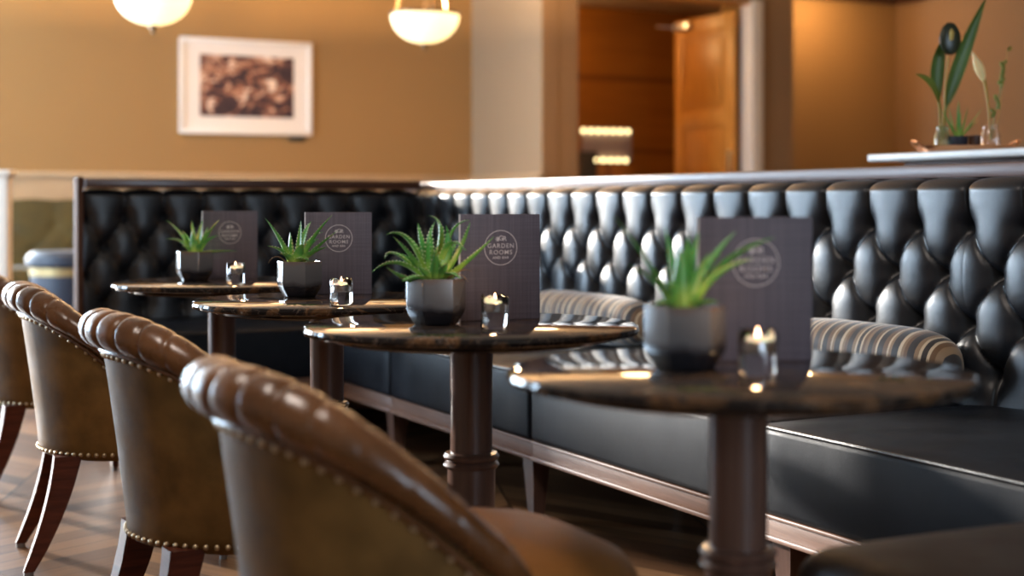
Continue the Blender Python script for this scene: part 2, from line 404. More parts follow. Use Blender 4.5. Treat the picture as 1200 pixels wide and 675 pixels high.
bm = box((8.26, DY + .15, 0), (8.41, 11.7, HZ)); box((8.26, 11.7, 0), (RX + .15, 11.85, HZ), bm=bm); struct('wall_alcove', bm, 'wall_tan')
struct('wall_hall', box((5.78, 13.6, 0), (9.6, 13.7, HZ)), 'hall')
bm = box((5.83, WY + .15, 0), (5.93, 13.6, HZ)); box((9.5, 11.85, 0), (9.6, 13.6, HZ), bm=bm); struct('wall_hall_side', bm, 'wall_tan')
# door casing and head
bm = box((7.93, DY - .03, 0), (8.05, DY + .15, 2.84), .006); box((6.13, DY + .02, 2.82), (7.93, DY + .13, 2.84), bm=bm); struct('trim_1', bm, 'white_paint')
struct('trim_2', box((6.125, DY - .005, 2.8), (7.93, DY + .16, 2.83), .004), 'door_wood')
# cornice
bm = box((8.41, 11.62, HZ - .07), (RX, 11.7, HZ), .01); box((RX - .08, BY, HZ - .07), (RX, 11.7, HZ), .01, bm=bm); struct('trim_3', bm, 'dark_rail')
# cream dado on the far wall and pier
bm = box((1.07, WY - .03, 0), (5.75, WY, 1.20), 0); box((1.07, WY - .06, 1.20), (5.75, WY, 1.245), .01, bm=bm)
box((5.75, DY - .03, 0), (5.78, WY, 1.20), 0, bm=bm); box((5.72, DY - .06, 1.20), (5.78, WY - .06, 1.245), .01, bm=bm)
struct('trim_4', bm, 'cream')
added_lwins = [(7.6, 9.2), (9.9, 11.5)]  # unseen left-wall windows, added to widen the highlights on the leather
bm = bmesh.new(); q = BY
for a, b_ in added_lwins:
    box((WX - .2, q, 0), (WX, a, HZ), bm=bm); box((WX - .2, a, 0), (WX, b_, WZ0), bm=bm); box((WX - .2, a, WZ1), (WX, b_, HZ), bm=bm); q = b_
box((WX - .2, q, 0), (WX, WY + .15, HZ), bm=bm)
struct('wall_left', bm, 'wall_grey')
for k, (a, b_) in enumerate(added_lwins):
    bm = bmesh.new()
    for lo, hi in (((a, WZ0), (a + .05, WZ1)), ((b_ - .05, WZ0), (b_, WZ1)), ((a, WZ0), (b_, WZ0 + .06)), ((a, WZ1 - .06), (b_, WZ1)), (((a + b_) / 2 - .02, WZ0), ((a + b_) / 2 + .02, WZ1))):
        box((WX - .12, lo[0], lo[1]), (WX - .07, hi[0], hi[1]), bm=bm)
    struct('window_%d' % (k + 3), bm, 'white_paint')  # frames of the added left-wall windows
struct('baseboard_left', box((WX, BY, 0), (WX + .02, WY, .14), .004), 'white_paint')

# partition behind the long banquette, with its rail
struct('wall_partition', box((2.83, 0.3, 0), (2.93, 6.62, 1.045)), 'wall_brown')
struct('wall_partition_end', box((1.19, 6.565, 0), (2.83, 6.62, 1.03)), 'wall_brown')
bm = box((2.765, 0.3, 1.042), (2.95, 6.66, 1.080), .008); struct('trim_5', bm, 'rail_wood')

# ------------------------------------------------------------------ banquettes
def tuft(s, z, w, z0, dz, nrow, H, zb):
    """height of the deep-buttoned leather at s along, z up; buttons every w in rows dz apart"""
    p = s / w
    def f(d): d = min(0.5, d); return math.sqrt(max(0, 1 - (1 - 2 * d) ** 2))
    def dist(x): return abs(x - round(x))
    k = (z0 - z) / (2 * dz)
    lat = (f(dist(p + k)) * f(dist(p - k))) ** 0.42
    up = f(dist(p)) ** 0.46
    zl = z0 - (nrow - 1) * dz; off = 0.5 * ((nrow - 1) % 2)
    dn = f(dist(p - off)) ** 0.46
    a = smoothstep(z0 - .035, z0 + .02, z); b = smoothstep(zl + .035, zl - .02, z)
    sh = lat * (1 - a) * (1 - b) + up * a + dn * b
    rr = 1e9
    for r in range(nrow):
        o = 0.5 * (r % 2); ss = (round(p - o) + o) * w; rr = min(rr, math.hypot(s - ss, (z - (z0 - r * dz))))
    B = 1 - math.exp(-(rr / 0.027) ** 1.3)
    return H * (0.44 * B + 0.56 * sh)

def tufted_back(W, w, zb, zt, H, z0, dz, nrow, pps=30):
    ns = int(W / w * pps) + 1
    path = []
    z = zb
    rt = 0.045
    while z < zt - .036: path.append((0.0, z, 1.0, 0.0)); z += 0.0075
    zc = z; na = 14
    for i in range(na + 1):
        a = PI / 2 * i / na; path.append((-0.0 + -(1 - math.cos(a)) * rt, zc + math.sin(a) * 0.004, math.cos(a), math.sin(a)))
    path.append((-.058, zc + .004, 0, 1)); path.append((-.068, zc - .02, 0, 1))
    def fn(i, j):
        s = W * i / (ns - 1); d, z, nx, nz = path[j]
        zz = z if nz == 0 else zc
        h = tuft(s, zz, w, z0, dz, nrow, H, zb)
        e = min(s, W - s); h *= min(1, 0.99 + 0.01 * math.sqrt(max(0, min(1, e / 0.006))))
        if nz > 0: h = h * (1 - .62 * nz)
        return (-(d + nx * h), s, z + nz * h)      # front looks to -x
    bm = grid(fn, ns, len(path))
    # closed sides and rear
    b2 = box((0.0, 0.004, zb), (0.06, W - .004, zc + 0.01)); merge(bm, b2)
    return bm

def banquette(label, origin, rotz, W, seat_splits, w, plinth=True, legs=(), cap=None):
    """local frame: y along the bench, x towards the wall; x = 0 is the crease plane of the back, seat in front of it (-x)"""
    t = thing('banquette', label, 'banquette', origin, rotz, 'buttoned black leather banquette units along the room')
    z0, dz, nrow = 0.915, 0.1235, 4
    obj('backrest', tufted_back(W, w, 0.42, 1.045, 0.070, z0, dz, nrow), 'black_leather', t, angle=180)
    bb = sphere((0, 0, 0), 0.011, sc=(0.6, 1, 1), u=10, v=6); first = None
    for r in range(nrow):
        o = 0.5 * (r % 2); k = 0
        while (k + o) * w < W - .01:
            s = (k + o) * w
            if s > .01:
                if first is None: first = obj('leather_button', bb, 'button', t, loc=(-.004, s, z0 - r * dz))
                else:
                    c = first.copy(); C.objects.link(c); c.parent = t; c.location = (-.004, s, z0 - r * dz)
            k += 1
    for (a, b_) in seat_splits:
        def fn(i, j, a=a, b_=b_):
            # rounded slab, crowned on top
            nu, nv = 32, 24
            return None
        b0 = box((-0.72, a + .002, 0.257), (-0.02, b_ - .002, 0.462), .018, seg=3)
        bmesh.ops.subdivide_edges(b0, edges=[e for e in b0.edges if e.calc_length() > .3], cuts=9, use_grid_fill=True)
        for v in b0.verts:
            if v.co.z > .44:
                q = max(0, min(1, (v.co.x + .72) / .70)); g = max(0, min(1, (v.co.y - a) / (b_ - a)))
                v.co.z += 0.022 * math.sin(min(1, q * 1.6) * PI / 2) * math.sqrt(max(0, math.sin(g * PI)))
        obj('seat', b0, 'seat_leather', t, angle=60)
        pth = [(-.715, a + .012, .459), (-.715, (a + b_) / 2, .460), (-.715, b_ - .012, .459)]
        obj('piping', tube(pth, .005, 8), 'black_leather', t)
    y0, y1 = seat_splits[0][0], seat_splits[-1][1]
    bm = box((-.71, y0, .205), (-.05, y1, .257), .003); box((-.722, y0, .200), (-.70, y1, .213), .004, bm=bm); box((-.718, y0, .25), (-.70, y1, .259), .003, bm=bm)
    obj('plinth', bm, 'plinth_wood', t)
    for (lx, ly) in legs:
        lg = grid(lambda i, j: ((lx + [(-1), 1, 1, -1][i] * [.016, .018, .030, .030][j], ly + [-1, -1, 1, 1][i] * [.016, .018, .034, .034][j], [0, .01, .19, .205][j])), 4, 4, cu=True, cap0=True, cap1=True)
        obj('leg', lg, 'column_wood', t, smooth=False)
    return t

BX = 2.76
wn = 1.13 / 6
banquette('black buttoned leather banquette unit nearest the camera, right of the nearest table', (BX, 1.67, 0), 0, 1.13, [(0, 1.13)], wn, legs=[(-.66, .07), (-.66, 1.06), (-.12, .07), (-.12, 1.06)])
banquette('black buttoned leather banquette unit behind the nearest table, with the nearer striped bolster', (BX, 2.80, 0), 0, 1.13, [(0, 1.13)], wn, legs=[(-.66, .07), (-.12, .07)])
banquette('black buttoned leather banquette unit behind the second table, with the farther striped bolster', (BX, 3.93, 0), 0, 1.13, [(0, 1.13)], wn, legs=[(-.66, .07), (-.12, .07)])
banquette('black buttoned leather banquette unit running into the far corner of the seating', (BX, 5.06, 0), 0, .70, [(0, .70)], .70 / 4, legs=[(-.66, .07), (-.12, .07)])
# the wing at the far end: rotated so that its seat looks down the row
wg = banquette('black buttoned leather banquette wing closing the far end, facing down the row of tables', (1.19, 6.44, 0), R(-90), 1.0, [(0, 1.0)], .18, legs=[]) if False else None
def wing():
    W = 1.56; w = W / 9
    t = thing('banquette', 'black buttoned leather banquette wing closing the far end behind the farthest table', 'banquette', (1.19, 6.50, 0), 0, 'buttoned black leather banquette units along the room')
    z0, dz, nrow = 0.915, 0.1235, 4
    rot = Matrix.Rotation(R(90), 4, 'Z')
    b = tufted_back(W, w, .42, 1.045, .070, z0, dz, nrow)
    # local y -> -x ; shift so that it runs 0..W
    bm = bmesh.new(); merge(bm, b, Matrix.Translation((W, 0, 0)) @ rot)
    obj('backrest', bm, 'black_leather', t, angle=180)
    bm = bmesh.new(); merge(bm, tufted_back(.70, .70 / 4, .42, 1.045, .070, z0, dz, nrow), Matrix.Translation((BX - 1.19, 5.765 - 6.50, 0)))
    obj('corner_backrest', bm, 'black_leather', t, angle=180)
    bb = sphere((0, 0, 0), 0.011, sc=(1, .6, 1), u=10, v=6); first = None
    for r in range(nrow):
        o = .5 * (r % 2); k = 0
        while (k + o) * w < W - .01:
            s = W - (k + o) * w
            if (k + o) * w > .01:
                if first is None: first = obj('leather_button', bb, 'button', t, loc=(s, -.004, z0 - r * dz))
                else:
                    c = first.copy(); C.objects.link(c); c.parent = t; c.location = (s, -.004, z0 - r * dz)
            k += 1
    b0 = box((0.0, -.72, .257), (W, -.02, .462), .018, seg=3)
    bmesh.ops.subdivide_edges(b0, edges=[e for e in b0.edges if e.calc_length() > .3], cuts=9, use_grid_fill=True)
    for v in b0.verts:
        if v.co.z > .44: v.co.z += .02 * math.sin(min(1, max(0, (v.co.y + .72) / .7 * 1.6)) * PI / 2) * math.sqrt(max(0, math.sin(min(1, max(0, v.co.x / W)) * PI)))
    obj('seat', b0, 'seat_leather', t, angle=60)
    bm = box((0, -.71, .205), (.84, -.05, .257), .003); box((0, -.722, .2), (.84, -.70, .213), .004, bm=bm)
    obj('plinth', bm, 'plinth_wood', t)
    for lx in (.07, .78): obj('leg', grid(lambda i, j: ((lx + [(-1), 1, 1, -1][i] * [.016, .018, .034, .034][j], -.66 + [-1, -1, 1, 1][i] * [.016, .018, .030, .030][j], [0, .01, .19, .205][j])), 4, 4, cu=True, cap0=True, cap1=True), 'column_wood', t, smooth=False)
    obj('end_panel', box((-.030, -.055, .0), (-.003, .035, 1.095), .006), 'panel_wood', t)
    obj('top_rail', box((-.003, -.085, 1.045), (W, .06, 1.09), .008), 'dark_rail', t)
    return t
wing()

# ------------------------------------------------------------------ striped bolsters
def bolster(label, y0, y1, first=None):
    L = y1 - y0
    def fn(i, j):
        a = 2 * PI * i / 40; v = j / 40; q = abs(2 * v - 1)
        r = (max(0, 1 - q ** 5)) ** 0.5
        x = 0.085 * r * math.copysign(abs(math.cos(a)) ** .85, math.cos(a)); z = .086 * r * math.copysign(abs(math.sin(a)) ** .85, math.sin(a))
        return (x, (v - .5) * L * (1 - 0.03 * (1 - r)), z)
    bm = grid(fn, 40, 41, cu=True); bmesh.ops.remove_doubles(bm, verts=bm.verts[:], dist=.0003)
    t = thing('bolster', label, 'cushion', (2.60, (y0 + y1) / 2, .572), 0, 'striped bolsters on the banquette')
    t.rotation_euler = (0, R(-8), 0)
    obj('cover', bm, 'cushion', t, angle=180)
bolster('brown and cream striped bolster lying on the banquette right of the nearest menu', 2.72, 3.42)
bolster('brown and cream striped bolster farther along, partly behind the second table', 4.12, 5.0)

# ------------------------------------------------------------------ tables
ZT = 0.741
def pedestal_table():
    t = thing('pedestal_table', 'x', 'table')
    Rr = .325
    bm = lathe([(0, ZT - .018), (Rr - .008, ZT - .018), (Rr - .002, ZT - .015), (Rr, ZT - .009), (Rr - .002, ZT - .003), (Rr - .007, ZT), (0, ZT)], 96)
    obj('marble_top', bm, 'marble', t)
    obj('sub_top', lathe([(0, ZT - .034), (.25, ZT - .034), (.274, ZT - .028), (.28, ZT - .018), (0, ZT - .018)], 72), 'black_lacquer', t)
    obj('column', lathe([(0, .03), (.047, .03), (.046, .47), (.041, .472), (.0405, .50), (.0415, .66), (.043, ZT - .050), (.052, ZT - .044), (.054, ZT - .034), (0, ZT - .034)], 40), 'column_wood', t)
    prof = [(.040, .462), (.050, .463), (.0545, .469), (.050, .475), (.047, .477), (.052, .480), (.0545, .486), (.050, .492), (.040, .494)]
    obj('ring_collar', lathe(prof, 40), 'column_wood', t)
    obj('base', lathe([(0, 0), (.20, 0), (.205, .008), (.20, .016), (.09, .028), (.055, .045), (0, .045)], 56), 'black_lacquer', t)
    return t
TX = 1.207
TY = [1.69, 2.57, 3.40, 4.34]
tl = ['round dark marble pedestal table nearest the camera, right of the others', 'round dark marble pedestal table second from the camera, in sharp focus at centre',
      'round dark marble pedestal table third from the camera', 'round dark marble pedestal table farthest from the camera, before the banquette wing']
tb = pedestal_table(); tb.location = (TX, TY[0], 0); tb['label'] = tl[0]; tb['group'] = 'round marble tables in a row'
for k in (1, 2, 3): dup(tb, (TX, TY[k], 0), R(70 * k), tl[k])

# ------------------------------------------------------------------ tub chairs
def tub_chair():
    t = thing('tub_chair', 'x', 'chair')
    PH = R(104)
    def zroll(ph): return 0.720 - .185 * (1 - math.cos(ph)) ** 1.4
    def plan(ph, k):            # k = 0 at the lower edge, 1 at the roll: the shell flares upwards and leans back
        a = .212 + .053 * k ** 1.2; b = .228 + .040 * k ** 1.1
        return (-a * math.cos(ph) * (1 if abs(ph) < PI / 2 else 1.2), b * math.sin(ph))
    n = 56
    # shell: outer and inner skin
    def shell(i, j):
        ph = -PH + 2 * PH * i / (n - 1); zt = zroll(ph) - .012
        prof = [(0, 0), (0.03, .1), (.1, .2), (.25, .4), (.5, .6), (.75, .8), (1, 1), (1, 1.0), (.75, .8), (.5, .6), (.2, .3), (0.02, .1)]
        k = prof[j][0]; z = .30 + (zt - .30) * k; x, y = plan(ph, k)
        th = 0 if j < 7 else .036
        if j == 0: th = .006
        nx, ny = -math.cos(ph), math.sin(ph); x -= nx * th; y -= ny * th
        return (x, y, z)
    obj('shell', grid(shell, n, 12, cv=True), 'tan_shell', t, angle=60)
    # top roll with pleats
    m = 320
    def roll(i, j):
        ph = -PH + 2 * PH * j / (m - 1); z = zroll(ph); x, y = plan(ph, 1)
        nx, ny = -math.cos(ph), math.sin(ph)
        e = min(j, m - 1 - j) / 16.0; er = math.sqrt(min(1, max(0.05, e)))
        pl = abs(math.sin(ph / R(11.5) * PI)); pr = 1 - .17 * (1 - pl) ** 2.6 * (1 - .75 * smoothstep(R(30), R(60), abs(ph)))
        r = .040 * er * pr * (1 - .22 * smoothstep(R(30), R(95), abs(ph)))
        a = 2 * PI * i / 24
        off = math.cos(a) * r * 1.15 + .012 - .014; up = math.sin(a) * r
        # section plane leans outward
        return (x + nx * off, y + ny * off, z + up + .004)
    obj('top_roll', grid(roll, 24, m, cu=True, cap0=True, cap1=True), 'tan_roll', t, angle=180)
    # welt under the roll
    wp = []
    for j in range(80):
        ph = -PH + 2 * PH * j / 79; x, y = plan(ph, .93); wp.append((x - math.cos(ph) * .004, y + math.sin(ph) * .004, zroll(ph) - .040))
    obj('welt', tube(wp, .0055, 8), 'tan_roll', t)
    # nailheads
    nb = sphere((0, 0, 0), .0058, u=8, v=6); first = None
    def nail(p):
        nonlocal first
        if first is None: first = obj('nailhead', nb, 'brass', t, loc=p)
        else:
            c = first.copy(); C.objects.link(c); c.parent = t; c.location = p
    for j in range(40):
        ph = -PH + R(3) + (2 * PH - R(6)) * j / 39; zt = zroll(ph) - .012; z = zroll(ph) - .050; k = (z - .30) / (zt - .30)
        x, y = plan(ph, k); nail((x - math.cos(ph) * .001, y + math.sin(ph) * .001, z))
    for j in range(37):
        ph = -PH + R(3) + (2 * PH - R(6)) * j / 36; x, y = plan(ph, .04); nail((x - math.cos(ph) * .001, y + math.sin(ph) * .001, .311))
    # seat cushion
    def seat_r(a):
        # a measured from the front (+x)
        c, s = math.cos(a), math.sin(a)
        rx = .33 if c > 0 else .17; ry = .215 + .035 * smoothstep(-.1, .5, c)
        p = 3.0 if c > 0 else 2.2
        return 1 / ((abs(c) / rx) ** p + (abs(s) / ry) ** p) ** (1 / p)
    prof = [(0, .36), (.94, .36), (.99, .375), (1.0, .405), (.985, .445), (.93, .470), (.8, .492), (.5, .508), (0.0, .514)]
    obj('seat', lathe(prof, 64, seat_r), 'tan_seat', t, angle=60)
    prof = [(0, .29), (.93, .29), (.97, .30), (.97, .362), (0, .362)]
    obj('seat_rail', lathe(prof, 64, seat_r), 'tan_shell', t)
    # legs: sabre at the rear, tapered at the front
    def leg(path, ws):
        def fn(i, j):
            c = Vector(path[j]); w = ws[j]; q = [(-1, -1), (1, -1), (1, 1), (-1, 1)][i]
            return c + Vector((q[0] * w, q[1] * w * .9, 0))
        b = grid(fn, 4, len(path), cu=True, cap0=True, cap1=True)
        bmesh.ops.bevel(b, geom=[e for e in b.edges if abs(e.verts[0].co.z - e.verts[1].co.z) > .004], offset=.004, segments=2, affect='EDGES')
        return b
    for s in (-1, 1):
        pts = []; ws = []
        for i in range(12):
            v = i / 11; z = .012 + .295 * v
            pts.append((-.195 - .055 * (1 - v) ** 1.9 + .045 * v, s * (.150 + .028 * (1 - v) ** 1.5), z)); ws.append(.014 + .021 * v ** .8)
        l = obj('leg', leg(pts, ws), 'mahogany', t, angle=40)
        obj('foot_pad', lathe([(0, 0), (.013, 0), (.013, .013), (0, .013)], 16), 'rubber', l, loc=(pts[0][0], pts[0][1], 0))
        pts = [(.25 + .01 * (1 - v), s * (.165 + .008 * (1 - v)), .012 + .285 * v) for v in [i / 7 for i in range(8)]]
        l = obj('leg', leg(pts, [.012 + .012 * (i / 7) for i in range(8)]), 'mahogany', t, angle=40)
        obj('foot_pad', lathe([(0, 0), (.011, 0), (.011, .013), (0, .013)], 16), 'rubber', l, loc=(pts[0][0], pts[0][1], 0))
    return t
ch = tub_chair(); ch.location = (.80, 1.93, 0)
ch['label'] = 'tan leather tub chair nearest the camera, blurred, tucked to the nearest table'; ch['group'] = 'tan leather tub chairs in a row'
dup(ch, (.852, 2.98, 0), R(3), 'tan leather tub chair second from the camera, between the second and third tables')
dup(ch, (.859, 4.145, 0), R(-5), 'tan leather tub chair third from the camera, both curved rear legs showing')
dup(ch, (.86, 5.26, 0), R(2), 'tan leather tub chair farthest away, cut off by the left edge')

# dark leather ottoman at the near right
t = thing('ottoman', 'low dark brown leather ottoman at the bottom right, beside the nearest table base', 'ottoman', (1.585, 1.295, 0), R(-2))
b = box((-.36, -.32, .10), (.36, .32, .505), .05, seg=5)
bmesh.ops.subdivide_edges(b, edges=[e for e in b.edges if e.calc_length() > .2], cuts=8, use_grid_fill=True)
for v in b.verts:
    if v.co.z > .42: v.co.z += .018 * (1 - (v.co.x / .36) ** 2) * (1 - (v.co.y / .32) ** 2)
obj('upholstery', b, 'dark_ottoman', t, angle=60)
for sx in (-1, 1):
    for sy in (-1, 1): obj('leg', lathe([(0, 0), (.014, 0), (.024, .11), (0, .11)], 20), 'mahogany', t, loc=(sx * .28, sy * .24, 0))

# ------------------------------------------------------------------ potted aloes
def hexr(a0):
    def f(a):
        d = ((a - a0) % R(60)) - R(30); return .10 + .90 * (math.cos(R(30)) / math.cos(d)) ** 1.0
    return f

def leaf_bm(base, ctrl, tip, w0, teeth=True, curl=.35, rng=random):
    """fleshy tapering leaf with toothed margins; base, ctrl, tip in the plant's frame"""
    n = 18; P = bez(base, ctrl, tip, n); bm = bmesh.new(); lay = bm.verts.layers.float.new('tint')
    prev = None; L = sum((P[i + 1] - P[i]).length for i in range(n)); up0 = Vector((0, 0, 1))
    rows = []
    for i in range(n + 1):
        v = i / n; t = (P[min(i + 1, n)] - P[max(i - 1, 0)]).normalized()
        # upper side of the leaf looks inwards / upwards: away from the outward horizontal direction
        out = Vector((P[-1].x - P[0].x, P[-1].y - P[0].y, 0));  out = out.normalized() if out.length > 1e-4 else Vector((1, 0, 0))
        side = t.cross(up0 if abs(t.z) < .97 else out)
        side = Vector((-out.y, out.x, 0)) if side.length < .05 else side.normalized()
        if side.dot(Vector((-out.y, out.x, 0))) < 0: side = -side
        nr = side.cross(t).normalized()
        if nr.dot(Vector((-out.x, -out.y, .8))) < 0: nr = -nr
        w = w0 * (1 - v ** 1.7) ** .9 * (.82 + .18 * math.sin(min(1, v * 3) * PI / 2)); w = max(w, .0006)
        th = w * .62
        ring = [(-1, .30), (-.55, .02), (0, -.05), (.55, .02), (1, .30), (.6, -.42), (0, -.75), (-.6, -.42)]
        vs = []
        for (a, b_) in ring:
            x = bm.verts.new(P[i] + side * (a * w) + nr * (b_ * th * 1.4)); x[lay] = min(1, .08 + v * 1.3); vs.append(x)
        rows.append((vs, side, nr, w, t))
    for i in range(n):
        a, b_ = rows[i][0], rows[i + 1][0]
        for k in range(8): bm.faces.new((a[k], a[(k + 1) % 8], b_[(k + 1) % 8], b_[k]))
    bm.faces.new(list(reversed(rows[0][0]))); bm.faces.new(rows[-1][0])
    if teeth:
        nt_ = max(5, int(L / .0080)); ts = .0032
        for k in range(1, nt_):
            v = k / nt_ * .96; i = min(n - 1, int(v * n)); f = v * n - i
            for sgn, idx in ((-1, 0), (1, 4)):
                A = rows[i][0][idx].co.lerp(rows[i + 1][0][idx].co, f); _, sd, nr, w, t = rows[i]
                s_ = ts * (1 - .45 * v); pts = [A + t * s_ * .6 - sd * sgn * s_ * .3, A - t * s_ * .6 - sd * sgn * s_ * .3, A + nr * s_ * .5 - sd * sgn * .3 * s_, A + sd * sgn * s_ * 1.5 + t * s_ * .5]
                q = [bm.verts.new(p) for p in pts]
                for x in q: x[lay] = 0
                for tri in ((0, 1, 3), (1, 2, 3), (2, 0, 3)):
                    fc = bm.faces.new([q[m_] for m_ in tri]); fc.material_index = 1
    return bm

def potted_aloe(label, u, t, px, pot_rot, leaves, base_u, rim_y, size=1.0, w0=.0105, teeth=True, dry=()):
    """leaves: (tip_u, tip_y, depth, lift, width factor) taken from the photograph's own plant, built in 3-D around the pot"""
    x, y = at(u, t); s = t / FPX
    root = thing('potted_aloe', label, 'potted plant', (x, y, ZT), YAW, 'aloe plants in smoky hexagonal pots')
    rp = .0580; h = .089
    k = size
    prof = [(0, .0), (.040, .0), (.043, .002), (.045, .006), (.0550, .022), (.0577, .030), (rp, .040), (rp, .085), (rp - .001, h), (rp - .004, h), (rp - .0055, .086), (rp - .006, .073), (0, .073)]
    obj('pot', lathe([(a * k, b * k) for a, b in prof], 144, hexr(pot_rot)), 'pot', root, angle=38)
    obj('soil', lathe([(0, .071 * k), ((rp - .0065) * k, .072 * k), ((rp - .0065) * k, .081 * k), (.03 * k, .084 * k), (0, .086 * k)], 48, hexr(pot_rot)), 'soil', root)
    z0 = .083 * k; rng = random.Random(int(u))
    for q, (tu, ty, dp, lift, wf) in enumerate(leaves):
        tx = (tu - u) * s; tz = (CAMZ - (ty - 241) * (t) / FPX) - ZT; bx = (base_u - u) * s
        ang = math.atan2(dp, tx - bx); base = Vector((bx + math.cos(ang) * .010, math.sin(ang) * .010, z0))
        tip = Vector((tx, dp, tz)); mid = base.lerp(tip, .5)
        if isinstance(lift, tuple): ctrl = Vector(((lift[0] - u) * s, dp * .45, CAMZ - (lift[1] - 241) * t / FPX - ZT))
        else: ctrl = Vector((base.x * .45 + mid.x * .55, base.y * .45 + mid.y * .55, mid.z + lift))
        o = obj('leaf', leaf_bm(base, ctrl, tip, w0 * wf, teeth, rng=rng), ['aloe', 'aloe_tooth'], root, angle=70)
    for (tu, ty, dp, lift) in dry:
        tx = (tu - u) * s; tz = (CAMZ - (ty - 241) * t / FPX) - ZT; bx = (base_u - u) * s
        base = Vector((bx + (.02 if tx > bx else -.02), -.01, z0)); tip = Vector((tx, dp, tz)); mid = base.lerp(tip, .6); mid.z += lift
        o = obj('leaf', leaf_bm(base, mid, tip, .0035, False), ['dry_leaf', 'dry_leaf'], root); o['label'] = 'withered brown leaf'
    return root

# second table (in focus)
L2 = [(436, 319, .00, (464, 290), 1.0), (452, 275, .01, (482, 260), 1.05), (449, 304, .03, (456, 280), .75), (455, 312, -.04, (478, 330), 1.35), (461, 277, -.01, (482, 294), 1.05),
      (489, 262, .02, (494, 290), 1.15), (509, 260, .03, (496, 282), .9), (501, 253, .01, (530, 252), .85), (550, 258, .00, (520, 258), .85), (551, 261, -.02, (544, 288), .95), (579, 277, -.02, (552, 303), 1.0),
      (547, 293, -.05, (522, 262), .9), (548, 306, .00, (534, 322), 1.1), (513, 292, -.06, (511, 318), 1.3), (480, 279, .03, (494, 300), 1.2), (474, 328, -.06, (490, 318), 1.2), (541, 325, -.06, (526, 312), 1.0),
      (523, 264, -.02, (532, 292), 1.4), (503, 272, .00, (503, 300), 1.4), (535, 282, .03, (528, 300), 1.2), (492, 310, -.06, (498, 318), 1.1), (526, 306, -.06, (520, 316), 1.1), (470, 297, .00, (488, 304), 1.1), (512, 278, .05, (515, 300), 1.1)]
potted_aloe('bushy toothed aloe in a smoky hexagonal pot on the second table, in sharp focus', 511, 2.83, 1, R(-21.7 - 90), L2, 510, 327, dry=[(549, 330, -.02, .03), (553, 318, .0, .02), (497, 334, -.062, .012)], w0=.0115)
# nearest table
L1 = [(720, 253, .0, -.012, .75), (738, 311, .0, .012, .8), (782, 268, .03, -.004, .9), (809, 277, .02, .0, 1.2), (823, 272, .04, .0, .9), (866, 272, .03, .01, 1.1), (905, 278, -.02, .03, 1.1),
      (878, 302, -.03, .025, 1.1), (837, 352, -.04, .012, .9), (764, 356, -.03, .015, .9), (795, 290, -.02, .0, 1.3), (850, 300, .05, .02, 1.1), (828, 296, -.03, .005, 1.3), (775, 330, -.03, .02, 1.0)]
potted_aloe('aloe with long loose leaves in a smoky pot on the nearest table, out of focus', 803, 2.06, 1, R(-30 - 90), L1, 800, 357, w0=.0125, teeth=False)
# third table
L3 = [(312, 256, -.01, .0, 1.15), (352, 259, .01, .0, 1.1), (362, 260, .04, .025, .9), (390, 252, -.01, .005, .9), (396, 270, .0, -.008, .9), (315, 288, -.02, .02, .9), (365, 304, -.05, .015, 1.0), (385, 289, -.03, .01, 1.1),
      (340, 272, .0, .0, 1.3), (372, 280, .02, .02, 1.1), (330, 296, -.04, .012, 1.1), (358, 285, -.04, .01, 1.2), (376, 272, .04, .03, .8)]
potted_aloe('spiky aloe in a smoky hexagonal pot on the third table', 351, 3.69, 1, R(-38 - 90), L3, 347, 305, w0=.014, teeth=True, dry=[(316, 308, -.02, .035)])
# farthest table
L4 = [(195, 258, .0, .012, .8), (195, 280, -.01, .03, .9), (213, 270, .0, .015, 1.0), (223, 259, .02, .0, .9), (235, 258, .03, .0, 1.0), (257, 257, .01, .01, 1.0), (256, 276, -.01, .02, 1.0), (279, 294, -.01, .008, .9), (228, 268, -.03, .0, 1.3), (244, 266, .0, .0, 1.2), (216, 288, -.03, .01, 1.1), (240, 285, -.03, .01, 1.1)]
potted_aloe('small aloe in a smoky hexagonal pot on the farthest table', 228, 4.48, 1, R(-36 - 90), L4, 229, 294, w0=.013, teeth=False)

# ------------------------------------------------------------------ menus
def text_mesh(body, size, loc, bold=0.0, sx=1.0, spacing=1.0):
    cu = bpy.data.curves.new('t', 'FONT'); cu.body = body; cu.size = size; cu.align_x = 'CENTER'; cu.align_y = 'CENTER'; cu.offset = bold; cu.space_character = spacing
    cu.extrude = 0.00012; cu.resolution_u = 3
    o = bpy.data.objects.new('t', cu); C.objects.link(o); bpy.context.view_layer.update()
    me = bpy.data.meshes.new_from_object(o.evaluated_get(bpy.context.evaluated_depsgraph_get()))
    bpy.data.objects.remove(o)
    me.transform(Matrix.Translation(loc) @ Matrix.Rotation(R(90), 4, 'X') @ Matrix.Diagonal((sx, 1, 1, 1)))
    return me

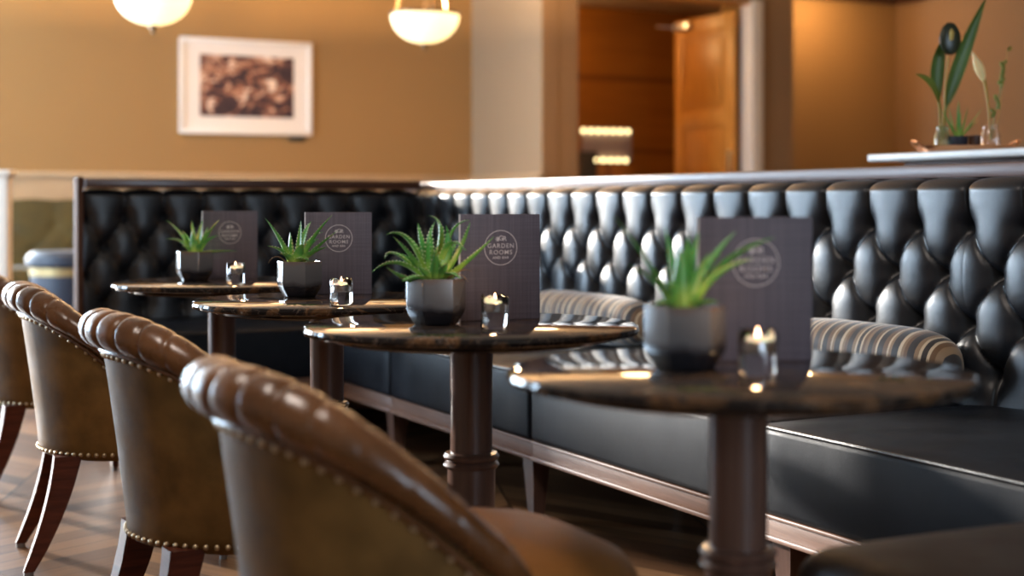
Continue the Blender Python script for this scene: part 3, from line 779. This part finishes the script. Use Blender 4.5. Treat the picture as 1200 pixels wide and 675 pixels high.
def menu(label, u, t, rot, first=None):
    x, y = at(u, t)
    if first: return dup(first, (x, y, ZT), rot, label)
    root = thing('menu_folder', label, 'menu', (x, y, ZT), rot, 'dark menu folders standing on the tables')
    w, h = .170, .212
    obj('front_cover', box((-w / 2, -.0015, 0), (w / 2, .0015, h), .0006), 'menu', root)
    b = box((0, -.0015, 0), (w, .0015, h), .0006); bm = bmesh.new(); merge(bm, b, Matrix.Translation((-w / 2, .006, 0)) @ Matrix.Rotation(R(17), 4, 'Z'))
    obj('back_cover', bm, 'menu', root)
    bm = box((0, -.001, .004), (w - .006, .001, h - .004)); b2 = bmesh.new(); merge(b2, bm, Matrix.Translation((-w / 2 + .002, .004, 0)) @ Matrix.Rotation(R(8), 4, 'Z'))
    obj('pages', b2, 'page_edge', root)
    obj('spine', tube([(-w / 2, .0022, 0), (-w / 2, .0022, h)], .0030, 10), 'page_edge', root)
    # printed emblem
    cz = h * .682; cx = .0; bm = bmesh.new()
    ring = [(cx + math.cos(a) * .0375, -.0017, cz + math.sin(a) * .0375) for a in [2 * PI * k / 64 for k in range(65)]]
    def fn(i, j): a = 2 * PI * i / 72; r = [.0338, .0352, .0352, .0338][j]; return (cx + r * math.cos(a), [-.0016, -.0016, -.00185, -.00185][j], cz + r * math.sin(a))
    grid(fn, 72, 4, cu=True, cv=True, bm=bm)
    for body, size, dz_, bold, sp, dx in (('GARDEN', .0128, .0035, .00006, 1.18, 0), ('ROOMS', .0128, -.0095, .00006, 1.18, 0), ('AND BAR', .0074, -.0200, .00010, 1.12, 0), ('G', .0140, .0188, .0001, 1, .0005), ('R', .0140, .0178, .0001, 1, .0085)):
        me = text_mesh(body, size, (cx + dx, -.0017, cz + dz_), bold, 1.0, sp); bm.from_mesh(me); bpy.data.meshes.remove(me)
    for k, (a, l) in enumerate(((150, .009), (180, .0095), (212, .0085), (118, .0065), (240, .006))):   # small leaf flourish left of the monogram
        a = R(a); p0 = Vector((cx - .0035, -.00175, cz + .0172)); d = Vector((math.cos(a), 0, math.sin(a))); n_ = Vector((-d.z, 0, d.x))
        vs = [bm.verts.new(p) for p in (p0, p0 + d * l * .5 + n_ * .0013, p0 + d * l, p0 + d * l * .5 - n_ * .0013)]; bm.faces.new(vs)
    o = obj('emblem', bm, 'print_white', root, smooth=False); o['label'] = 'pale round printed emblem with lettering'
    return root
m1 = menu('dark menu folder with round emblem standing on the nearest table, out of focus', 885.5, 2.165, R(-22))
menu('dark menu folder with crisp round emblem standing on the second table', 586.5, 2.94, R(-6), m1)
menu('dark menu folder with round emblem standing on the third table', 397, 3.79, R(-22), m1)
menu('dark menu folder with faint round emblem standing on the farthest table', 269.5, 4.58, R(-26), m1)

# ------------------------------------------------------------------ tealights in glass holders
def holder(label, u, t, first=None):
    x, y = at(u, t)
    if first: return dup(first, (x, y, ZT), R(u), label)
    root = thing('tealight_glass', label, 'candle holder', (x, y, ZT), 0, 'chunky glass tealight holders')
    r = .0267; seg = 64
    zs = [(0, 0), (.024, .0), (r, .004), (r * .97, .022), (r, .040), (r, .056), (r - .0015, .0585), (r - .0035, .056), (.0225, .040), (.0220, .030), (0, .029)]
    def fn(i, j):
        a = 2 * PI * i / seg; rr, z = zs[j]
        if z > .05: z += .0045 * math.cos(4 * a) + .001 * math.sin(7 * a)
        ww = 1 + .02 * math.sin(4 * a + z * 60)
        return (max(rr, 1e-4) * ww * math.cos(a), max(rr, 1e-4) * ww * math.sin(a), z)
    obj('glass', grid(fn, seg, len(zs), cu=True, cap0=True, cap1=True), 'glass', root, angle=60)
    return root
def tealight(label, u, t, first=None):
    x, y = at(u, t)
    if first: return dup(first, (x, y, ZT + .0303), R(u), label)
    root = thing('tealight', label, 'candle', (x, y, ZT + .0303), 0, 'lit tealights')
    obj('tin', lathe([(0, 0), (.0190, 0), (.0194, .001), (.0194, .0150), (.0200, .0156), (.0192, .0160), (.0186, .0150), (.0186, .0025), (0, .0025)], 40), 'tin', root)
    obj('wax', lathe([(0, .003), (.0184, .003), (.0184, .0132), (.010, .0118), (0, .0115)], 40), 'wax', root)
    obj('wick', tube([(0, 0, .010), (.0004, 0, .0165), (.0012, 0, .0185)], .0007, 6), 'wick', root)
    obj('flame', lathe([(0, .0160), (.0016, .0175), (.0029, .0205), (.0031, .0230), (.0022, .0275), (.0009, .0325), (0, .0350)], 20), 'flame', root)
    return root
spots = [(888, 1.98, 'nearest'), (580, 2.74, 'second'), (400, 3.38, 'third'), (276, 4.28, 'farthest')]
h1 = None; c1 = None
for u, t, w in spots:
    lab = {'nearest': ', blurred', 'second': ', in focus', 'third': '', 'farthest': ''}[w]
    o = holder('clear notched glass tealight holder on the %s table%s' % (w, lab), u, t, h1); h1 = h1 or o
    o = tealight('lit tealight inside the glass holder on the %s table%s' % (w, lab), u, t, c1); c1 = c1 or o
    x, y = at(u, t)
    l = bpy.data.lights.new('candle_light', 'POINT'); l.energy = .2; l.color = (1, .55, .25); l.shadow_soft_size = .006
    lo = bpy.data.objects.new('candle_light', l); C.objects.link(lo); lo.location = (x, y, ZT + .078)

# ------------------------------------------------------------------ pendants
def pendant(label, u, t, zr, first=None):
    x, y = at(u, t)
    if first: return dup(first, (x, y, zr), R(40), label)
    root = thing('pendant_lamp', label, 'lamp', (x, y, zr), 0, 'glass bowl pendant lamps')
    rb = .235; dp = .195
    prof = [(rb * math.cos(R(a)) ** .9 if a < 90 else 0, -dp * math.sin(R(a))) for a in range(0, 90, 6)] + [(0, -dp)]
    prof = list(reversed(prof)); inner = [(max(0, r - .006), z + .006) for r, z in reversed(prof)]
    obj('glass_bowl', lathe(prof + inner, 64), 'bowl', root, angle=80)
    obj('rim', lathe([(rb - .006, -.006), (rb + .006, -.006), (rb + .006, .012), (rb - .006, .012)], 64, closed=True), 'bronze', root)
    obj('finial', lathe([(0, -dp - .055), (.010, -dp - .050), (.014, -dp - .038), (.008, -dp - .028), (.024, -dp - .020), (.028, -dp - .004), (0, -dp + .004)], 24), 'bronze', root)
    for k in range(3):
        a = R(20 + 120 * k); p = (math.cos(a) * rb, math.sin(a) * rb)
        obj('rod', tube([(p[0], p[1], .0), (p[0] * .9, p[1] * .9, .03), (p[0] * .07, p[1] * .07, HZ - zr - .1)], .006, 8), 'bronze', root)
        obj('hook', sphere((p[0], p[1], .02), .018), 'bronze', root)
    obj('stem', tube([(0, 0, -dp), (0, 0, HZ - zr - .02)], .004, 10), 'bronze', root)
    obj('ceiling_cup', lathe([(0, HZ - zr - .12), (.03, HZ - zr - .11), (.06, HZ - zr - .03), (.065, HZ - zr), (0, HZ - zr)], 32), 'bronze', root)
    return root
p1 = pendant('lit glass bowl pendant hanging above right of the framed picture', 498, 10.0, 2.275)
pendant('lit glass bowl pendant hanging above left of the framed picture', 179.5, 9.0, 2.275, p1)

# ------------------------------------------------------------------ framed picture
uL, uR = 209, 363
def on_far(u):
    q = (u - 600) / FPX; t = (WY) / (cY - q * sY); return t * (q * cY + sY), t
xl, tl_ = on_far(209.5); xr, tr_ = on_far(364)
zt_ = CAMZ + (241 - 43) * tl_ / FPX; zb_ = CAMZ + (241 - 156) * tl_ / FPX
cx, cz, hw, hh = (xl + xr) / 2, (zt_ + zb_) / 2, (xr - xl) / 2, (zt_ - zb_) / 2
t = thing('framed_picture', 'white framed sepia print hanging on the tan far wall', 'picture', (cx, WY, cz))
bm = bmesh.new(); f = .035
for lo, hi in (((-hw, -hh), (hw, -hh + f)), ((-hw, hh - f), (hw, hh)), ((-hw, -hh + f), (-hw + f, hh - f)), ((hw - f, -hh + f), (hw, hh - f))): box((lo[0], -.04, lo[1]), (hi[0], -.002, hi[1]), .003, bm=bm)
obj('frame', bm, 'white_frame', t)
obj('mount', box((-hw + f, -.02, -hh + f), (hw - f, -.004, hh - f)), 'mat_board', t)
obj('print', box((-hw * .70, -.023, -hh * .63), (hw * .72, -.0201, hh * .66)), 'art', t)
xc, tc = on_far(348); zc = CAMZ + (241 - 163) * tc / FPX
tag(obj('caption_plate', box((xc - .075, WY - .012, zc - .022), (xc + .075, WY, zc + .022), .003), 'caption'), 'small dark caption plate on the wall under the framed picture', 'plaque')

# ------------------------------------------------------------------ far left: olive bench, drum table, post
t = thing('olive_bench', 'olive green buttoned bench against the cream dado at far left', 'bench', (1.0, 11.7, 0))
def obk(i, j):
    s = -1.3 + 2.6 * i / 90; z = .40 + .61 * j / 30; zz = z + (.012 * abs(math.sin(s * PI / .33)) if j == 30 else 0)
    h = tuft(s, z, .33, .80, .18, 2, .05, .4); return (s, .42 - h - .05, zz)
obj('backrest', (lambda b: (merge(b, box((-1.3, .44, .38), (1.3, .56, 1.0))), b)[1])(grid(obk, 91, 31)), 'olive', t, angle=180)
obj('seat', box((-1.3, -.22, .30), (1.3, .42, .50), .03, seg=3), 'olive', t)
obj('base', box((-1.27, -.17, 0), (1.27, .50, .30), .005), 'column_wood', t)
x, y = at(84, 9.5)
t = thing('drum_table', 'navy drum table with a brass band beside the banquette end panel', 'side table', (x, y, 0))
obj('body', lathe([(0, .01), (.24, .01), (.255, .05), (.258, .52), (0, .52)], 56), 'navy', t)
obj('top', lathe([(0, .575), (.27, .575), (.285, .59), (.288, .62), (.28, .65), (.25, .675), (0, .685)], 56), 'navy', t)
obj('band', lathe([(0, .52), (.262, .52), (.262, .575), (0, .575)], 56), 'band_brass', t)
x, y = at(3, 8.0)
t = thing('newel_post', 'white square post with a flat cap at the far left edge', 'post', (x, y, 0), YAW)
obj('shaft', box((-.04, -.04, 0), (.04, .04, 1.13), .004), 'white_paint', t)
obj('cap', box((-.06, -.06, 1.13), (.06, .06, 1.165), .008), 'white_paint', t)

# ------------------------------------------------------------------ doorway
t = thing('oak_door', 'panelled oak door standing open in the far doorway', 'door', (7.905, DY + .17, 0))
W_, H_ = .98, 2.76
bm = bmesh.new()
for lo, hi in (((0, 0), (.13, H_)), ((W_ - .13, 0), (W_, H_)), ((.13, 0), (W_ - .13, .22)), ((.13, H_ - .16), (W_ - .13, H_)), ((.13, .85), (W_ - .13, 1.02)), ((.13, 1.72), (W_ - .13, 1.86))):
    box((-.045, lo[0], lo[1]), (0, hi[0], hi[1]), .003, bm=bm)
obj('frame', bm, 'door_wood', t)
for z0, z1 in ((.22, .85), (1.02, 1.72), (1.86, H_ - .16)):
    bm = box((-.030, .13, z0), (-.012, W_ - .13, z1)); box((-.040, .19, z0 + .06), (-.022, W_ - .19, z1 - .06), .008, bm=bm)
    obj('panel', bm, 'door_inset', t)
obj('push_plate', box((-.050, .03, 1.20), (-.045, .09, 1.48), .001), 'steel', t)
bm = box((-.10, W_ - .30, 2.66), (-.045, W_ - .05, 2.73), .005); box((-.30, W_ - .10, 2.69), (-.09, W_ - .07, 2.705), bm=bm)
obj('door_closer', bm, 'steel', t)
# lit panel in the hallway
x, y = at(711, 14.6)
t = thing('light_panel', 'grey panel edged with two rows of round bulbs in the hallway', 'light', (x, y, 0), YAW * .4)
s = 14.6 / FPX
def zz(v): return CAMZ + (241 - v) * s
obj('panel', box((-.26, -.02, zz(189)), (.26, .02, zz(150)), .008), 'lilac', t)
obj('stand', box((-.29, -.06, 0), (-.12, .06, zz(178)), .005), 'caption', t)
obj('base', box((-.27, -.05, 0), (.26, .05, zz(193)), .005), 'hall', t)
bb = sphere((0, 0, 0), .024, u=12, v=8)
fb = obj('bulb', bb, 'bulb', t, loc=(-.26, -.045, zz(154)))
for k in range(1, 12):
    c = fb.copy(); C.objects.link(c); c.parent = t
    c.location = (-.26 + k * .078, -.045, zz(154)) if k < 7 else (-.13 + (k - 7) * .078, -.045, zz(188))

# ------------------------------------------------------------------ console with flowers beyond the partition
t = thing('console_table', 'high table with a white stone top beyond the banquette rail at right', 'table', (3.85, 3.15, 0))
obj('top', box((-.38, -.95, 1.125), (.38, .93, 1.152), .006), 'white_stone', t)
obj('cabinet', box((-.30, -.85, .02), (.30, .83, 1.125), .006), 'column_wood', t)
obj('plinth', box((-.27, -.8, 0), (.27, .78, .02)), 'black_lacquer', t)
FT = 5.0; fs = FT / FPX; ZC = 1.152
fx, fy = at(1121, FT)
fx += .04; 
# local frame: x right in view, y away
def FL(u, v, d=0.0): return Vector(((u - 1121) * fs, d, CAMZ + (241 - v) * fs - ZC))
def fthing(name, label, cat, u, d=0.0, z=0.0, group=None):
    lx = (u - 1121) * fs
    return thing(name, label, cat, (fx + lx * cY + d * sY, fy - lx * sY + d * cY, ZC + z), YAW, group)
t = fthing('serving_tray', 'copper tray with curled handles under the flower vases', 'tray', 1121)
def tr(i, j):
    a = 2 * PI * i / 64; p = 4; c, s_ = math.cos(a), math.sin(a); q = 1 / (abs(c) ** p + abs(s_) ** p) ** (1 / p)
    k, z = [(0.01, .0), (.90, 0), (1, .004), (1.04, .022), (1.02, .022), (.97, .006), (.01, .005)][j]
    return (c * q * .155 * k, s_ * q * .085 * k, z)
obj('tray_bed', grid(tr, 64, 7, cu=True, cap0=True, cap1=True), 'copper', t)
for s_ in (-1, 1):
    obj('handle', tube([(s_ * .155, -.04, .018), (s_ * .175, -.035, .036), (s_ * .183, 0, .040), (s_ * .175, .035, .036), (s_ * .155, .04, .018)], .005, 8), 'copper', t)
def vase(label, u, w, hgt, neck, mat, d):
    t = fthing('glass_vase', label, 'vase', u, d, .0055)
    r = w / 2
    out = [(0, 0), (r * .9, 0), (r, .006), (r, hgt * .62), (neck, hgt * .8), (neck, hgt * .97), (neck + .002, hgt)]
    inn = [(neck - .001, hgt), (neck - .0025, hgt * .95), (neck - .0025, hgt * .8), (r - .003, hgt * .6), (r - .003, .010), (0, .008)]
    obj('vessel', lathe(out + inn, 32), mat, t, angle=50); return t
vase('greenish glass bottle vase at the left end of the copper tray', 1094, .058, .085, .020, 'green_glass', .0)
vase('clear glass jar vase at the right end of the copper tray', 1150, .066, .090, .026, 'glass', .0)
def blade(p0, p1, p2, w, n=16, peak=.5):
    P = bez(p0, p1, p2, n); bm = bmesh.new(); rows = []
    for i in range(n + 1):
        v = i / n; tt = (P[min(i + 1, n)] - P[max(i - 1, 0)]).normalized(); sd = tt.cross(Vector((0, 1, 0))).normalized()
        ww = w * max(.03, (math.sin(PI * v ** (math.log(.5) / math.log(peak)))) ** .8)
        rows.append([bm.verts.new(P[i] + sd * (a * ww) + Vector((0, b_ * .004, 0))) for a, b_ in ((-1, -.8), (-.5, 0), (0, .5), (.5, 0), (1, -.8), (.5, .35), (0, .9), (-.5, .35))])
    for i in range(n):
        for k in range(8): bm.faces.new((rows[i][k], rows[i][(k + 1) % 8], rows[i + 1][(k + 1) % 8], rows[i + 1][k]))
    bm.faces.new(list(reversed(rows[0]))); bm.faces.new(rows[-1]); return bm
def rel(u0, lst, z=.0055, d0=0.0):
    o = Vector(((u0 - 1121) * fs, 0, z)); return [FL(*p) - o for p in lst]
# long blade leaf
t = fthing('leaf_stem', 'long upright green blade leaf rising from the bottle vase', 'flower', 1094, 0, .0165)
p = rel(1094, [(1094, 163, .003), (1096, 145, .003), (1099, 122, 0), (1112, 70, -.01), (1143, -3, -.02)], .0165)
obj('stem', tube([p[0], p[1], p[2]], .0035, 8), 'stem', t); obj('blade', blade(p[2] - Vector((.002, 0, .01)), p[3], p[4], .025, peak=.42), 'blade', t)
t = fthing('anthurium', 'dark rounded anthurium bloom on a pale stem in the bottle vase', 'flower', 1094, 0, .0165)
p = rel(1094, [(1093, 163, -.006), (1095, 130, -.008), (1097, 90, -.014), (1099, 66, -.02)], .0165)
obj('stem', tube(p, .0032, 8), 'ochre_stem', t)
q = rel(1094, [(1098, 66, -.02), (1100, 46, -.03), (1102, 26, -.02)], .0165)
obj('spathe', sphere(q[1], .032, sc=(1.15, .34, 1.75), u=20, v=14), 'anthurium', t)
obj('spadix', tube([q[1] + Vector((0, -.012, -.006)), q[1] + Vector((.001, -.016, .018)), q[1] + Vector((0, -.014, .032))], [.006, .0085, .003], 10), 'spadix', t)
t = fthing('leaf_stem', 'broad green leaf directly behind the dark anthurium bloom', 'flower', 1094, 0, .0165)
p = rel(1094, [(1094, 163, .010), (1093, 140, .012), (1092, 118, .014), (1084, 84, .02), (1099, 40, .02)], .0165)
obj('stem', tube(p[:3], .003, 8), 'stem', t); obj('blade', blade(p[2], p[3], p[4], .024), 'blade', t)
t = fthing('leaf_stem', 'thin leaf curling out to the left of the bottle vase', 'flower', 1094, 0, .0165)
p = rel(1094, [(1092, 162, .0), (1090, 130, .0), (1088, 118, -.01), (1084, 92, -.03), (1057, 88, -.05)], .0165)
obj('stem', tube(p[:3], .0028, 8), 'ochre_stem', t); obj('blade', blade(p[2] - Vector((0, 0, .012)), p[3], p[4], .011), 'stem', t)
t = fthing('calla_lily', 'cream calla lily leaning left in the jar vase', 'flower', 1150, 0, .0165)
p = rel(1150, [(1150, 163, 0), (1149, 138, 0), (1146, 112, -.004), (1142, 92, -.006)], .0165); obj('stem', tube(p, [.003, .0034, .005, .007], 8), 'ochre_stem', t)
q = rel(1150, [(1142, 94, -.006), (1136, 78, -.008), (1128, 60, -.01)], .0165); obj('petal', tube(bez(*q, 12), [.006, .009, .012, .014, .0155, .016, .0155, .014, .012, .009, .006, .0035, .001], 16), 'calla', t)
t = fthing('berry_sprig', 'upright green budded sprig at the right of the jar vase', 'flower', 1150, 0, .0165)
p = rel(1150, [(1152, 163, .006), (1155, 138, .006), (1160, 115, 0), (1164, 95, 0), (1165, 72, 0)], .0165); obj('stem', tube(p, .0018, 6), 'stem', t)
rg = random.Random(4); bb = sphere((0, 0, 0), .0065, u=10, v=6); f0 = None
for k in range(24):
    v = k / 23; q = p[2].lerp(p[4], v) + Vector((rg.uniform(-.009, .009), rg.uniform(-.008, .008), 0)) if k > 7 else p[1].lerp(p[2], k / 7) + Vector((rg.uniform(-.014, .014), rg.uniform(-.01, .01), .008))
    if f0 is None: f0 = obj('bud', bb, 'stem', t, loc=q)
    else:
        c = f0.copy(); C.objects.link(c); c.parent = t; c.location = q
t = fthing('leaf_stem', 'thin pale sprig tip leaning right above the jar vase', 'flower', 1150, 0, .0165)
p = rel(1150, [(1153, 163, -.01), (1160, 130, -.012), (1166, 85, -.01), (1169, 60, -.01), (1175, 55, -.01)], .0165); obj('stem', tube(p, .0012, 6), 'ochre_stem', t)
obj('blade', blade(p[3], (p[3] + p[4]) / 2 + Vector((0, 0, .004)), p[4], .006), 'stem', t)
# small aloe and brown cup
t = fthing('potted_aloe', 'tiny aloe in a small navy pot on the copper tray', 'potted plant', 1111, -.01, .0055)
obj('pot', lathe([(0, 0), (.026, 0), (.033, .010), (.034, .050), (.031, .050), (.030, .042), (0, .042)], 32), 'navy', t)
obj('soil', lathe([(0, .041), (.029, .041), (.029, .045), (0, .046)], 24), 'soil', t)
for (tu, ty, dp, lf, wf) in ((1092, 128, 0, .01, 1), (1100, 120, .01, 0, 1), (1113, 117, .01, 0, 1.1), (1122, 125, -.01, 0, 1), (1140, 126, 0, -.004, .9), (1135, 140, -.02, .012, 1), (1096, 142, -.02, .012, 1), (1112, 132, -.02, .004, 1.2)):
    tip = Vector(((tu - 1111) * fs, dp, (241 - ty) * fs + CAMZ - ZC - .0055)); base = Vector((0, 0, .043)); base += Vector((tip.x, tip.y, 0)).normalized() * .006
    mid = base.lerp(tip, .5) + Vector((0, 0, lf)); obj('leaf', leaf_bm(base, mid, tip, .0075 * wf, False), ['aloe', 'aloe_tooth'], t, angle=70)
t = fthing('small_cup', 'small dark brown cup on the copper tray beside the tiny aloe', 'cup', 1130, -.02, .0055)
obj('cup', lathe([(0, 0), (.016, 0), (.019, .006), (.021, .052), (.019, .052), (.017, .008), (0, .006)], 28), 'dark_cup', t)

# ------------------------------------------------------------------ light
def area(name, loc, rot, sx, sy, e, col, spread=None):
    l = bpy.data.lights.new(name, 'AREA'); l.shape = 'RECTANGLE'; l.size = sx; l.size_y = sy; l.energy = e; l.color = col
    if spread: l.spread = spread
    o = bpy.data.objects.new(name, l); C.objects.link(o); o.location = loc; o.rotation_euler = rot; return o
def point(name, loc, e, col, r=.05):
    l = bpy.data.lights.new(name, 'POINT'); l.energy = e; l.color = col; l.shadow_soft_size = r
    o = bpy.data.objects.new(name, l); C.objects.link(o); o.location = loc; return o
for a, b_ in wins:
    area('window_daylight', ((a + b_) / 2, WY + .12, (WZ0 + WZ1) / 2), (R(-90), 0, 0), b_ - a - .1, WZ1 - WZ0 - .1, 330, (.66, .83, 1.0))
for (a, b_), e in zip(added_lwins, (300, 60)):
    area('window_daylight', (WX - .15, (a + b_) / 2, (WZ0 + WZ1) / 2), (0, R(-90), 0), WZ1 - WZ0 - .1, b_ - a - .1, e, (.58, .78, 1.0))  # daylight of the added left windows, broadens the leather highlights
area('window_daylight', (1.3, BY - .12, 1.7), (R(90), 0, 0), 1.7, 1.9, 75, (.66, .83, 1.0))  # added light from behind the camera for the dark wing and menu fronts
sl = bpy.data.lights.new('sun', 'SUN'); sl.energy = 8.0; sl.angle = R(1.2); sl.color = (1.0, .93, .84)
so = bpy.data.objects.new('sun', sl); C.objects.link(so); so.location = (-3, 14, 4)
so.rotation_euler = Vector((.31, -.95, -.205)).to_track_quat('-Z', 'Y').to_euler()
warm = (1.0, .62, .30)
for u, t_, z in ((498, 10.0, 2.275), (179.5, 9.0, 2.275)):
    x, y = at(u, t_); point('pendant_bulb', (x + .03, y - .02, z - .009), 190, warm, .015)
point('hall_lamp', (6.6, 12.6, 2.9), 30, (1, .60, .25), .1)
point('warm_fill', (4.9, 8.6, 2.8), 38, warm, .2)  # added fill with no fixture, lifts the far wall right of centre
point('alcove_lamp', (9.1, 11.1, 2.98), 26, warm, .06)
point('warm_fill', (8.4, 3.5, 2.7), 48, warm, .3)  # added fill with no fixture, brightens the right wall
point('warm_fill', (3.0, 9.5, 2.7), 20, warm, .3)  # added warm fill in the far room, no fixture
area('ceiling_fill', (0.2, 2.0, 3.05), (0, 0, 0), .6, .6, 30, (1, .86, .76))  # unseen overhead fill, added to light the menu fronts

w = bpy.data.worlds.new('sky'); bpy.context.scene.world = w; w.use_nodes = True
w.node_tree.nodes['Background'].inputs[0].default_value = (.65, .78, 1, 1); w.node_tree.nodes['Background'].inputs[1].default_value = 1.0

# ------------------------------------------------------------------ camera
cam = bpy.data.cameras.new('camera'); co = bpy.data.objects.new('camera', cam); C.objects.link(co)
co.location = (0, 0, CAMZ); co.rotation_euler = (R(90), 0, YAW)
cam.sensor_width = 36; cam.lens = FPX / 1200 * 36; cam.shift_y = -96.5 / 1200
cam.dof.use_dof = True; cam.dof.focus_distance = 3.35; cam.dof.aperture_fstop = 2.1; cam.clip_start = .05
sc = bpy.context.scene; sc.camera = co
sc.view_settings.view_transform = 'Standard'; sc.view_settings.look = 'None'; sc.view_settings.gamma = 1; sc.view_settings.use_curve_mapping = False
sc.view_settings.exposure = 0.45
